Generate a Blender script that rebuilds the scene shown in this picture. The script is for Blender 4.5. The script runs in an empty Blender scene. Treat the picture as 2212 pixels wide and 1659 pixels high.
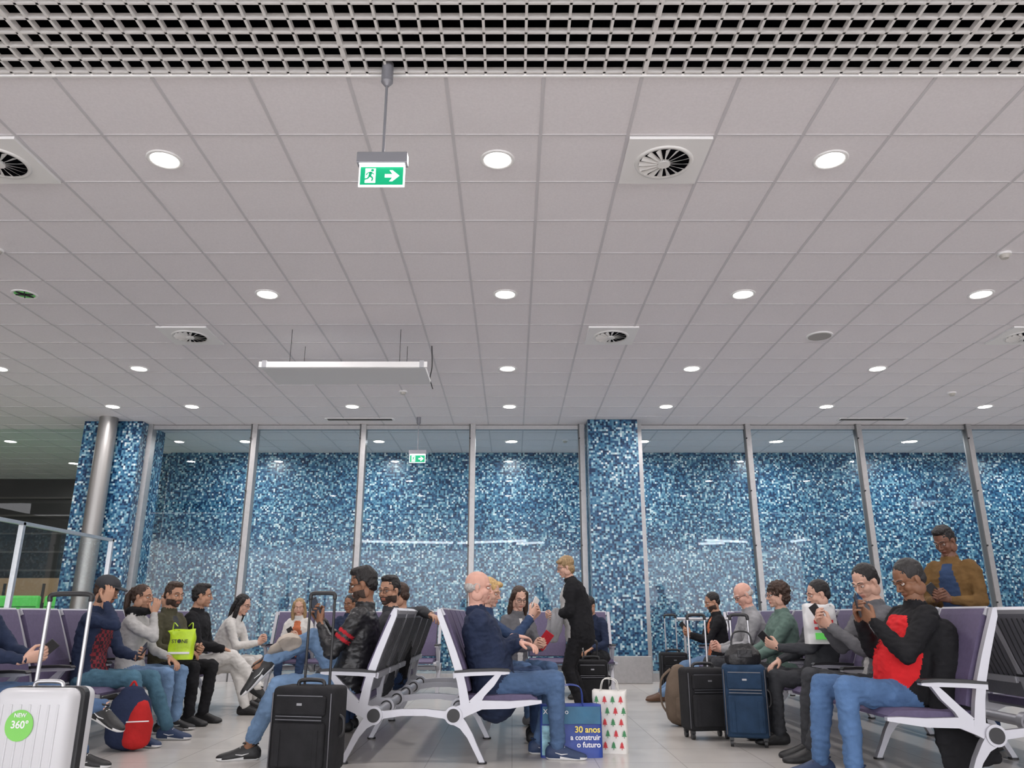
import bpy, bmesh, math, random
from math import sin, cos, pi, radians, sqrt, exp
from mathutils import Vector, Matrix, noise
from mathutils.bvhtree import BVHTree
random.seed(7)
V=Vector
sc=bpy.context.scene
try:
    sc.view_settings.view_transform='Standard'
except Exception: pass

# ------------------------------------------------------------ materials
MC={}
def mat(name,col,rough=.6,metal=0,var=0,vs=8,bump=0,bs=40,emit=0,alpha=None,spec=.5,stretch=None,sheen=0):
    if name in MC: return MC[name]
    m=bpy.data.materials.new(name); m.use_nodes=True; nt=m.node_tree; N=nt.nodes; L=nt.links
    b=N['Principled BSDF']
    b.inputs['Base Color'].default_value=(*col,1); b.inputs['Roughness'].default_value=rough
    b.inputs['Metallic'].default_value=metal; b.inputs['Specular IOR Level'].default_value=spec
    if sheen: b.inputs['Sheen Weight'].default_value=sheen
    if emit:
        b.inputs['Emission Color'].default_value=(*col,1); b.inputs['Emission Strength'].default_value=emit
    tc=N.new('ShaderNodeTexCoord'); mp=N.new('ShaderNodeMapping'); L.new(tc.outputs['Object'],mp.inputs[0])
    if stretch: mp.inputs['Scale'].default_value=stretch
    if var:
        n=N.new('ShaderNodeTexNoise'); n.inputs['Scale'].default_value=vs; n.inputs['Detail'].default_value=4
        L.new(mp.outputs[0],n.inputs['Vector'])
        r=N.new('ShaderNodeMapRange'); r.inputs[1].default_value=.3; r.inputs[2].default_value=.7
        r.inputs[3].default_value=1-var; r.inputs[4].default_value=1+var; L.new(n.outputs[0],r.inputs[0])
        x=N.new('ShaderNodeVectorMath'); x.operation='SCALE'; x.inputs[0].default_value=col; L.new(r.outputs[0],x.inputs['Scale'])
        L.new(x.outputs[0],b.inputs['Base Color'])
    if bump:
        n2=N.new('ShaderNodeTexNoise'); n2.inputs['Scale'].default_value=bs; n2.inputs['Detail'].default_value=3
        L.new(mp.outputs[0],n2.inputs['Vector'])
        bp=N.new('ShaderNodeBump'); bp.inputs['Strength'].default_value=bump; bp.inputs['Distance'].default_value=.01
        L.new(n2.outputs[0],bp.inputs['Height']); L.new(bp.outputs[0],b.inputs['Normal'])
    MC[name]=m; return m
def cloth(name,col,var=.18): return mat(name,col,.85,0,var,9,.35,28,spec=.25)
def denim(name,col): return mat(name,col,.85,0,.22,7,.4,45,spec=.2)
def skin(name,col): return mat(name,col,.5,0,.06,20,.05,80,spec=.4)
def hairm(name,col): return mat(name,col,.5,0,.35,60,.7,120,spec=.4,stretch=(1,1,.35))

def mosaic_mat():
    m=bpy.data.materials.new('blue_mosaic_tiles'); m.use_nodes=True; nt=m.node_tree;N=nt.nodes;L=nt.links;b=N['Principled BSDF']
    tc=N.new('ShaderNodeTexCoord')
    s=N.new('ShaderNodeVectorMath'); s.operation='SCALE'; s.inputs['Scale'].default_value=1/.033; L.new(tc.outputs['Object'],s.inputs[0])
    off=N.new('ShaderNodeVectorMath'); off.operation='ADD'; off.inputs[1].default_value=(.313,.411,.277); L.new(s.outputs[0],off.inputs[0])
    fl=N.new('ShaderNodeVectorMath'); fl.operation='FLOOR'; L.new(off.outputs[0],fl.inputs[0])
    wn=N.new('ShaderNodeTexWhiteNoise'); wn.noise_dimensions='3D'; L.new(fl.outputs[0],wn.inputs[0])
    nz=N.new('ShaderNodeTexNoise'); nz.inputs['Scale'].default_value=1.3; L.new(tc.outputs['Object'],nz.inputs['Vector'])
    ad=N.new('ShaderNodeMath'); ad.operation='MULTIPLY_ADD'; L.new(nz.outputs[0],ad.inputs[0]); ad.inputs[1].default_value=.25; L.new(wn.outputs[0],ad.inputs[2])
    sb=N.new('ShaderNodeMath'); sb.operation='SUBTRACT'; sb.inputs[1].default_value=.125; L.new(ad.outputs[0],sb.inputs[0])
    cr=N.new('ShaderNodeValToRGB'); cr.color_ramp.interpolation='CONSTANT'; L.new(sb.outputs[0],cr.inputs[0])
    cols=[(0,(.008,.030,.085)),(.19,(.02,.08,.18)),(.41,(.045,.16,.28)),(.60,(.10,.25,.37)),(.76,(.21,.40,.50)),(.88,(.42,.59,.65)),(.96,(.68,.77,.79))]
    el=cr.color_ramp.elements
    el[0].position=0; el[0].color=(*cols[0][1],1); el[1].position=cols[1][0]; el[1].color=(*cols[1][1],1)
    for p,c in cols[2:]:
        e=el.new(p); e.color=(*c,1)
    L.new(cr.outputs[0],b.inputs['Base Color']); b.inputs['Roughness'].default_value=.3; b.inputs['Specular IOR Level'].default_value=.35
    return m

def tile_mat(name,col,grout,size,rough,gw=.004,var=.05):
    m=bpy.data.materials.new(name); m.use_nodes=True; nt=m.node_tree;N=nt.nodes;L=nt.links;b=N['Principled BSDF']
    tc=N.new('ShaderNodeTexCoord'); br=N.new('ShaderNodeTexBrick'); L.new(tc.outputs['Object'],br.inputs['Vector'])
    br.offset=0; br.inputs['Scale'].default_value=1; br.inputs['Brick Width'].default_value=size; br.inputs['Row Height'].default_value=size
    br.inputs['Mortar Size'].default_value=gw; br.inputs['Color1'].default_value=(*col,1); br.inputs['Color2'].default_value=(*[c*(1-var) for c in col],1); br.inputs['Mortar'].default_value=(*grout,1)
    nz=N.new('ShaderNodeTexNoise'); nz.inputs['Scale'].default_value=3; nz.inputs['Detail'].default_value=6; L.new(tc.outputs['Object'],nz.inputs['Vector'])
    mr=N.new('ShaderNodeMapRange'); mr.inputs[3].default_value=.88; mr.inputs[4].default_value=1.08; L.new(nz.outputs[0],mr.inputs[0])
    vm=N.new('ShaderNodeVectorMath'); vm.operation='SCALE'; L.new(br.outputs['Color'],vm.inputs[0]); L.new(mr.outputs[0],vm.inputs['Scale'])
    L.new(vm.outputs[0],b.inputs['Base Color']); b.inputs['Roughness'].default_value=rough
    return m
def glass_mat(name='clear_glass',tint=(.93,.98,.97)):
    m=bpy.data.materials.new(name); m.use_nodes=True; nt=m.node_tree;N=nt.nodes;L=nt.links
    for n in list(N): N.remove(n)
    o=N.new('ShaderNodeOutputMaterial'); t=N.new('ShaderNodeBsdfTransparent'); t.inputs[0].default_value=(*tint,1)
    g=N.new('ShaderNodeBsdfGlossy'); g.inputs['Roughness'].default_value=.01
    f=N.new('ShaderNodeFresnel'); f.inputs[0].default_value=1.5; mm=N.new('ShaderNodeMath'); mm.operation='MULTIPLY'; mm.inputs[1].default_value=.85; L.new(f.outputs[0],mm.inputs[0])
    x=N.new('ShaderNodeMixShader'); L.new(mm.outputs[0],x.inputs[0]); L.new(t.outputs[0],x.inputs[1]); L.new(g.outputs[0],x.inputs[2]); L.new(x.outputs[0],o.inputs[0])
    return m
def plaid_mat():
    m=bpy.data.materials.new('red_plaid'); m.use_nodes=True; nt=m.node_tree;N=nt.nodes;L=nt.links;b=N['Principled BSDF']
    tc=N.new('ShaderNodeTexCoord'); ch=N.new('ShaderNodeTexChecker'); ch.inputs['Scale'].default_value=34
    ch.inputs[1].default_value=(.22,.02,.03,1); ch.inputs[2].default_value=(.03,.012,.02,1); L.new(tc.outputs['Object'],ch.inputs[0]); L.new(ch.outputs[0],b.inputs['Base Color']); b.inputs['Roughness'].default_value=.9
    return m

# ------------------------------------------------------------ builder
def loft(rings,capv=True):
    vs=[];fs=[];n=len(rings[0])
    for r in rings: vs+=r
    for i in range(len(rings)-1):
        for j in range(n):
            a=i*n+j;b=i*n+(j+1)%n
            fs.append((a,b,b+n,a+n))
    if capv:
        c0=sum(rings[0],V((0,0,0)))/n; c1=sum(rings[-1],V((0,0,0)))/n
        vs.append(c0); k=len(vs)-1
        for j in range(n): fs.append((k,(j+1)%n,j))
        vs.append(c1); k=len(vs)-1; o=(len(rings)-1)*n
        for j in range(n): fs.append((k,o+j,o+(j+1)%n))
    return vs,fs
def limb(pts,rad,n=12,ref=None,cap=True):
    pts=[V(p) for p in pts]; m=len(pts)
    rad=[(r,r) if not isinstance(r,tuple) else r for r in rad]
    T=[]
    for i in range(m):
        t=(pts[min(i+1,m-1)]-pts[max(i-1,0)])
        T.append(t.normalized() if t.length>1e-9 else V((0,0,1)))
    u=V(ref) if ref is not None else (V((0,1,0)) if abs(T[0].y)<.9 else V((1,0,0)))
    rings=[]
    def ring(c,t,a,b):
        nonlocal u
        x=(u-t*u.dot(t)); x=x.normalized() if x.length>1e-6 else t.orthogonal().normalized()
        if ref is None: u=x
        y=t.cross(x)
        return [c+x*(a*cos(2*pi*j/n))+y*(b*sin(2*pi*j/n)) for j in range(n)]
    if cap:
        for ph in (80,50,25):
            q=radians(ph); r=min(rad[0]); rings.append(ring(pts[0]-T[0]*(r*sin(q)),T[0],rad[0][0]*cos(q),rad[0][1]*cos(q)))
    for i in range(m): rings.append(ring(pts[i],T[i],*rad[i]))
    if cap:
        for ph in (25,50,80):
            q=radians(ph); r=min(rad[-1]); rings.append(ring(pts[-1]+T[-1]*(r*sin(q)),T[-1],rad[-1][0]*cos(q),rad[-1][1]*cos(q)))
    return loft(rings)
def ell(c,r,n=14,k=9):
    c=V(c)
    if not isinstance(r,tuple): r=(r,r,r)
    rings=[]
    for i in range(1,k):
        q=pi*i/k; rings.append([c+V((r[0]*sin(q)*cos(2*pi*j/n),r[1]*sin(q)*sin(2*pi*j/n),-r[2]*cos(q))) for j in range(n)])
    v,f=loft(rings); v[-2]=c-V((0,0,r[2])); v[-1]=c+V((0,0,r[2])); return v,f

class B:
    def __init__(s): s.v=[];s.f=[];s.m=[];s.s=[];s.mats=[]
    def mi(s,m):
        if m not in s.mats: s.mats.append(m)
        return s.mats.index(m)
    def add(s,g,m,M=None,smooth=True,flip=False):
        vs,fs=g; o=len(s.v)
        s.v+=[(M@V(p) if M else V(p)) for p in vs]
        if isinstance(m,list): s.m+=[s.mi(x) for x in m]
        else: s.m+=[s.mi(m)]*len(fs)
        for f in fs:
            t=tuple(i+o for i in f); s.f.append(t[::-1] if flip else t)
        s.s+=[smooth]*len(fs)
    def box(s,c,d,m,bev=0,M=None,seg=2,smooth=None):
        bm=bmesh.new(); bmesh.ops.create_cube(bm,size=1)
        for v in bm.verts: v.co=V((v.co.x*d[0],v.co.y*d[1],v.co.z*d[2]))
        if bev: bmesh.ops.bevel(bm,geom=bm.edges[:],offset=bev,segments=seg,affect='EDGES',profile=.5)
        bm.verts.index_update()
        vs=[v.co+V(c) for v in bm.verts]; fs=[tuple(v.index for v in f.verts) for f in bm.faces]; bm.free()
        s.add((vs,fs),m,M,bool(bev) and seg>2 if smooth is None else smooth)
    def cyl(s,a,b,r,m,n=16,r2=None,M=None,smooth=True):
        a=V(a);b=V(b);t=(b-a).normalized();x=t.orthogonal().normalized();y=t.cross(x); r2=r if r2 is None else r2
        R=[[a+x*(r*cos(2*pi*j/n))+y*(r*sin(2*pi*j/n)) for j in range(n)],[b+x*(r2*cos(2*pi*j/n))+y*(r2*sin(2*pi*j/n)) for j in range(n)]]
        vs,fs=loft(R,False); s.add((vs,fs),m,M,smooth)
        s.add((R[0],[tuple(range(n))[::-1]]),m,M,False); s.add((R[1],[tuple(range(n))]),m,M,False)
    def poly(s,pts,m,M=None): s.add(([V(p) for p in pts],[tuple(range(len(pts)))]),m,M,False)
    def ribbon(s,pts,w,y0,y1,m,M=None,smooth=False):
        k=len(pts); A=[];C=[]
        for i in range(k):
            a=V(pts[max(i-1,0)]);b=V(pts[min(i+1,k-1)]); t=(b-a).normalized(); nrm=V((-t.y,t.x)); p=V(pts[i])
            A.append(p+nrm*w[i]/2); C.append(p-nrm*w[i]/2)
        rings=[[V((A[i].x,y0,A[i].y)),V((A[i].x,y1,A[i].y)),V((C[i].x,y1,C[i].y)),V((C[i].x,y0,C[i].y))] for i in range(k)]
        s.add(loft(rings),m,M,smooth)
    def finish(s,name,loc=(0,0,0),rot=(0,0,0),parent=None):
        me=bpy.data.meshes.new(name); me.from_pydata([tuple(p) for p in s.v],[],s.f)
        for m in s.mats: me.materials.append(m)
        me.polygons.foreach_set('material_index',s.m); me.polygons.foreach_set('use_smooth',s.s); me.update()
        o=bpy.data.objects.new(name,me); sc.collection.objects.link(o); o.location=loc; o.rotation_euler=rot
        if parent: o.parent=parent
        return o
def text(body,name,parent,loc,size,m,align='CENTER',rot=(pi/2,0,0),bold=0):
    c=bpy.data.curves.new(name,'FONT'); c.body=body; c.size=size; c.align_x=align; c.extrude=.0006; c.offset=bold
    c.materials.append(m); o=bpy.data.objects.new(name,c); sc.collection.objects.link(o); o.location=loc; o.rotation_euler=rot; o.parent=parent
    return o
def smoothpts(pts,k=6):
    out=[];n=len(pts);P=[V(p) for p in pts]
    for i in range(n-1):
        p0=P[max(i-1,0)];p1=P[i];p2=P[i+1];p3=P[min(i+2,n-1)]
        for j in range(k):
            t=j/k; out.append(.5*((2*p1)+(p2-p0)*t+(2*p0-5*p1+4*p2-p3)*t*t+(3*p1-p0-3*p2+p3)*t**3))
    out.append(P[-1]); return out

# ------------------------------------------------------------ room
H=4.155
M_ceil=mat('ceiling_tile_white',(.90,.865,.885),.9,0,.03,60,.25,500)
M_bar=mat('ceiling_t_bar',(.68,.66,.68),.6)
M_white=mat('white_paint',(.93,.92,.91),.5)
M_alu=mat('brushed_aluminium',(.62,.62,.64),.35,.75,.05,30)
M_steel=mat('mullion_steel',(.44,.43,.43),.42,.6,.06,20)
M_black=mat('black_void',(.004,.004,.006),.95,spec=.05)
M_dark=mat('dark_plastic',(.02,.02,.022),.45)
M_mos=mosaic_mat()
M_glass=glass_mat()
M_lamp=mat('lamp_glow',(1,.96,.90),.5,emit=14)
M_lampoff=mat('lamp_reflector',(.7,.7,.72),.15,.9)

b=B(); b.poly([(-16,-14,0),(13,-14,0),(13,20,0),(-16,20,0)],tile_mat('floor_stone_tiles',(.57,.545,.515),(.40,.385,.36),.6,.24)); b.finish('floor')
b=B()
b.poly([(-16,3.97,H),(-16,20,H),(13,20,H),(13,3.97,H)],M_ceil)
b.poly([(-16,-14,H),(-16,.9,H),(13,.9,H),(13,-14,H)],M_ceil)
x=.195-.6*26
while x<13:
    b.box((x,11.98,H-.002),(.022,16,.006),M_bar); x+=.6
y=3.97
while y<20:
    b.box((-1.5,y,H-.002),(29,.016,.005),M_bar); y+=.6
b.box((-1.5,3.965,H+.02),(29,.012,.06),M_white)
b.finish('ceiling')
# open cell grid ceiling
b=B(); M_cell=mat('open_cell_white',(.86,.84,.82),.5)
x=-7.0
while x<7.1:
    b.box((x,2.43,H+.018),(.015,3.06,.034),M_cell); x+=.12
y=.97
while y<3.95:
    b.box((0,y,H+.018),(14,.014,.034),M_cell); y+=.11
for i in range(8):
    b.box((-7+.12*(5+15*i)+.012,2.43,H+.018),(.016,3.06,.036),M_cell)
b.finish('open_cell_ceiling_grid')
b=B(); b.box((-1.5,2.4,5.3),(29,3.3,.1),M_black); b.box((-1.5,4.02,4.75),(29,.04,1.1),M_black); b.box((-1.5,.85,4.75),(29,.04,1.1),M_black)
for yy in (2.2,3.0,3.6): b.cyl((-8,yy,4.7),(8,yy,4.7),.08,mat('void_duct',(.02,.02,.022),.8))
b.finish('ceiling_void')
# walls
b=B(); b.box((2.9,15.45,2.08),(19.6,.2,4.15),M_mos); b.finish('wall_back')
b=B(); b.box((12.6,6,2.08),(.2,28,4.15),mat('wall_grey',(.45,.46,.48),.7)); b.finish('wall_right')
b=B(); b.box((-15.8,6,2.08),(.2,28,4.15),mat('wall_brown',(.10,.085,.075),.7)); b.finish('wall_left')
b=B(); MB=mat('dark_bronze_wall',(.045,.042,.042),.35); MW=mat('wall_warm_glow',(.42,.26,.15),.6,emit=.12); MG=mat('green_added_glow',(.12,.55,.10),.5,emit=.35)
b.box((-11.3,18.6,2.9),(9,.2,2.5),MB); b.box((-11.3,18.5,.85),(9,.2,1.7),MB); b.box((-11.3,18.42,1.55),(8.6,.06,.55),MW)  # warm light on the wall strip is put into its orange colour and glow
for i in range(10): b.box((-15.3+i*.9,18.38,.85),(.05,.05,1.7),MB)
for i in range(5): b.box((-11.3,18.38,2.0+i*.42),(9,.03,.04),mat('bronze_slat',(.10,.09,.085),.4))
b.finish('wall_far_left')
b=B(); b.box((-7.05,17,2.08),(.2,3.1,4.15),M_mos); b.finish('wall_return_left')
for k in range(4):
    b=B(); gx=-11.6+k*1.15
    b.box((0,0,.42),(1.05,.6,.14),MG,.03); b.box((0,.28,.90),(1.05,.12,.9),MG,.04)  # seat green has emission added to look lit; it is no screen
    for j in range(5): b.box((0,.215,.55+j*.15),(1.0,.02,.02),mat('green_dark_trim',(.05,.25,.05),.5))
    for sx in (-.4,.4):
        for sy in (-.22,.22): b.cyl((sx,sy,0),(sx,sy,.36),.02,M_dark)
    b.finish('green_lounge_chair',(gx,14.6,0))
# columns
b=B(); b.box((1.685,13.0,2.27),(.83,.84,3.76),M_mos); b.box((1.685,12.99,.2),(.92,.9,.4),M_steel,.01); b.finish('mosaic_column')
b=B(); b.box((-6.75,13.15,2.27),(.98,.9,3.76),M_mos); b.box((-6.75,13.14,.2),(1.06,.96,.4),M_steel,.01); b.finish('mosaic_column')
b=B(); b.cyl((-6.72,12.48,0),(-6.72,12.48,H),.145,mat('steel_pipe',(.36,.35,.34),.42,.75),32); b.cyl((-6.72,12.48,0),(-6.72,12.48,.06),.18,M_steel,32); b.finish('steel_pipe_column')
# curtain wall
mx=[-6.22,-4.42,-2.55,-.67,1.20,2.18,4.06,5.97,7.86,9.75,11.6]
b=B()
for x in mx:
    b.box((x,13.0,H/2),(.085,.16,H),M_steel); b.box((x-.055,12.96,H/2),(.018,.1,H),mat('mullion_gasket',(.12,.12,.12),.5))
    for z in [1.2,2.1,3.0,3.9]: b.cyl((x-.05,12.9,z),(x-.05,12.88,z),.014,M_dark,8)
b.box((-2.5,13.0,H-.05),(7.5,.1,.07),M_steel); b.box((6.9,13.0,H-.05),(9.4,.1,.07),M_steel)
b.box((-2.5,13.0,.06),(7.5,.1,.12),M_steel); b.box((6.9,13.0,.06),(9.4,.1,.12),M_steel)
b.finish('window_frame')
for i in range(len(mx)-1):
    if i==4: continue
    b=B(); b.poly([(mx[i]+.04,13.02,.1),(mx[i+1]-.04,13.02,.1),(mx[i+1]-.04,13.02,H-.08),(mx[i]+.04,13.02,H-.08)],M_glass); b.finish('window_%d'%(i+1))
b=B(); b.poly([(-12,13.3,.1),(-7.25,13.3,.1),(-7.25,13.3,H),(-12,13.3,H)],M_glass); b.finish('window_20')
# glass partition at left
b=B(); PX=-5.06
for yy in (4.4,6.2,8.05,9.9): b.box((PX,yy,.96),(.05,.04,1.92),M_alu)
b.box((PX,7.15,1.91),(.05,5.54,.035),M_alu); b.box((PX,7.15,.1),(.05,5.54,.05),M_alu)
b.poly([(PX,4.4,.1),(PX,9.9,.1),(PX,9.9,1.90),(PX,4.4,1.90)],M_glass)
b.finish('glass_partition')

# ------------------------------------------------------------ ceiling fixtures
LP=1.2
def lamp(x,y,on=True,power=15,spread=170,col=(1,.95,.94)):
    b=B(); n=28
    R=[[V((r*cos(2*pi*j/n),r*sin(2*pi*j/n),z)) for j in range(n)] for r,z in ((.125,0),(.125,-.006),(.118,-.01),(.10,-.008),(.095,0.0))]
    b.add(loft(R,False),M_white)
    b.cyl((0,0,-.003),(0,0,-.004),.097,M_lamp if on else M_lampoff,n)
    if not on:
        for j in range(6): b.cyl((0,0,-.012),(.09*cos(j*pi/3),.09*sin(j*pi/3),-.006),.006,M_dark,6)
    b.finish('ceiling_downlight',(x,y,H))
    if on:
        l=bpy.data.lights.new('downlight_lamp','AREA'); l.shape='DISK'; l.size=.17; l.energy=power*LP; l.color=col; l.spread=radians(spread)
        o=bpy.data.objects.new('downlight_lamp',l); sc.collection.objects.link(o); o.location=(x,y,H-.015); 
for x in (-4.91,-2.51,-.105,2.30,4.7): lamp(x,4.87)
for x in (-2.51,-.07,2.37,4.81,7.2): lamp(x,7.31)
lamp(-5.0,7.31,False)
for x in (-6.85,-4.98,-2.5,-.06,2.40,4.88,7.3): lamp(x,9.8)
for x in (-6.3,-5.05,-2.52,-.04,2.43,4.96,7.46,9.9): lamp(x,11.75)
for x in (-9.5,-5.05,-2.52,.0,2.5,5.03,7.57,9.9): lamp(x,14.3,power=24,col=(.97,.97,1))
for x in (-11.5,-9.5): lamp(x,9.8); lamp(x,16.5,power=8)
for x in (-7.3,-4.91,-2.51,-.1,2.3,4.7,7.1):
    for y in (-.5,-3,-5.5): lamp(x,y,power=17)

M_fin=mat('diffuser_fin',(.88,.87,.85),.5)
def diffuser(x,y):
    b=B(); b.box((0,0,-.012),(.575,.575,.024),M_white,.002)
    b.cyl((0,0,-.0245),(0,0,-.0255),.185,M_black,32)
    n=16
    for k in range(n):
        a=2*pi*k/n; Mx=Matrix.Rotation(a,4,'Z')@Matrix.Translation((0,0,-.012))
        b.poly([(.045,-.004,-.03),(.18,-.018,-.032),(.18,.018,-.014),(.045,.006,-.014)],M_fin,Mx)
    b.cyl((0,0,-.026),(0,0,-.046),.045,M_fin,20)
    R=[[V((r*cos(2*pi*j/32),r*sin(2*pi*j/32),z)) for j in range(32)] for r,z in ((.21,-.024),(.205,-.034),(.182,-.034),(.18,-.024))]
    b.add(loft(R,False),M_fin); b.finish('air_diffuser',(x,y,H-.001))
for p in ((1.095,4.87),(-3.705,4.87),(-3.77,8.5),(1.16,8.5),(6.0,8.5)): diffuser(*p)
b=B(); b.cyl((0,0,0),(0,0,-.015),.15,M_white,32); b.cyl((0,0,-.015),(0,0,-.018),.13,mat('speaker_mesh',(.42,.40,.38),.7),32); b.finish('ceiling_speaker',(3.62,8.53,H))
for p in ((4.48,6.38),(-4.64,6.3),(-1.6,10.88),(6.5,10.95),(1.0,14.2)):
    b=B(); b.cyl((0,0,0),(0,0,-.02),.06,M_white,20); b.cyl((0,0,-.02),(0,0,-.05),.045,mat('detector_body',(.6,.57,.52),.5),20,r2=.032); b.finish('smoke_detector',(*p,H))
for x in (-2.55,6.04):
    b=B(); b.box((0,0,-.006),(1.15,.14,.012),M_white)
    for k in range(3): b.box((0,-.04+.04*k,-.013),(1.08,.02,.004),M_black)
    b.finish('linear_air_slot',(x,12.55,H-.001))
# suspended panel
b=B(); b.box((-1.91,8.62,3.70),(1.86,.66,.045),mat('panel_white',(.80,.80,.80),.5),.006)
b.box((-1.91,8.29,3.715),(1.9,.03,.065),M_white)
for x in (-2.53,-1.28):
    for y in (8.33,8.91): b.cyl((x,y,3.72),(x,y,H),.0035,M_dark,6)
for x in (-2.8,-1.02): b.box((x,8.29,3.72),(.05,.04,.08),M_alu)
P=smoothpts([(-.98,8.9,H),(-.97,8.9,3.9),(-.99,8.9,3.75),(-.97,8.88,3.66),(-.95,8.86,3.60)]); b.add(limb(P,[.007]*len(P),6),M_dark)
b.finish('suspended_ceiling_panel')

# exit signs
M_green=mat('exit_green',(.0,.36,.16),.4,emit=.55); M_sw=mat('sign_white',(1,1,1),.4,emit=.95); M_sg=mat('sign_grey',(.33,.33,.36),.4,.4)
def exit_sign(x,y,ztop):
    b=B(); zt=ztop
    b.cyl((0,0,H+.03),(0,0,H-.10),.035,M_sg,20); b.cyl((0,0,H-.10),(0,0,H-.13),.035,M_sg,20,r2=.012); b.cyl((0,0,H-.1),(0,0,zt),.008,M_sg,10)
    b.box((0,0,zt-.035),(.29,.06,.07),M_sg,.004); b.box((0,0,zt-.072),(.26,.045,.006),mat('sign_lightbar',(1,1,1),.4,emit=3))
    zb=zt-.145; b.box((0,0,zb),(.265,.012,.135),M_sw,.002)
    for s in (-1,1):
        Mx=Matrix.Rotation(0 if s<0 else pi,4,'Z')
        def q(pts,m,dy=-.0075): b.poly([(px,dy,zb+pz) for px,pz in pts],m,Mx)
        q([(-.123,-.058),(.123,-.058),(.123,.058),(-.123,.058)],M_green,-.0066)
        q([(-.095,-.046),(-.035,-.046),(-.035,.048),(-.095,.048)],M_sw,-.0072)
        ar=[(.018,-.011),(.062,-.011),(.044,-.036),(.062,-.036),(.102,0),(.062,.036),(.044,.036),(.062,.011),(.018,.011)]
        q([ar[0],ar[1],ar[7],ar[8]],M_sw); q([ar[1],ar[2],ar[3],ar[4]],M_sw); q([ar[4],ar[5],ar[6],ar[7]],M_sw); q([ar[1],ar[4],ar[7]],M_sw)
        def st(p,r,w):
            p=V(p);r=V(r);t=(r-p).normalized();n=V((-t.y,t.x))*w/2; q([p-n,r-n,r+n,p+n],M_green,-.0078)
        st((-.062,.026),(-.068,-.002),.017); st((-.068,0),(-.05,-.014),.010); st((-.05,-.014),(-.056,-.034),.009)
        st((-.068,0),(-.08,-.018),.010); st((-.08,-.018),(-.097,-.022),.009); st((-.060,.022),(-.044,.010),.007); st((-.062,.022),(-.082,.018),.007); st((-.082,.018),(-.088,.004),.007)
        q([(-.054+.0095*cos(a*pi/6),.036+.0095*sin(a*pi/6)) for a in range(12)],M_green,-.0078)
    b.finish('exit_sign',(x,y,0))
exit_sign(-.748,3.9,3.56); exit_sign(-1.55,12.45,3.60)

for (x0,y0,x1,y1) in ((-2.4,-8.6,.6,-7.4),(-6.6,-7.7,-2.6,-8.5),(.2,-8.9,1.4,-8.3),(8.2,-7.2,10.2,-8),(8.3,-8.9,9.4,-8.6),(12.1,-7.9,12.4,-7.0),(3.5,-8.2,5.2,-9)):
    b=B(); b.cyl((x0,y0,H-.1),(x1,y1,H-.1),.05,mat('tube_glow',(.9,.97,1),.5,emit=22),10); b.cyl((x0,y0,H-.1),(x0,y0,H),.01,M_white,6); b.cyl((x1,y1,H-.1),(x1,y1,H),.01,M_white,6); b.finish('linear_ceiling_lamp')

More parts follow.
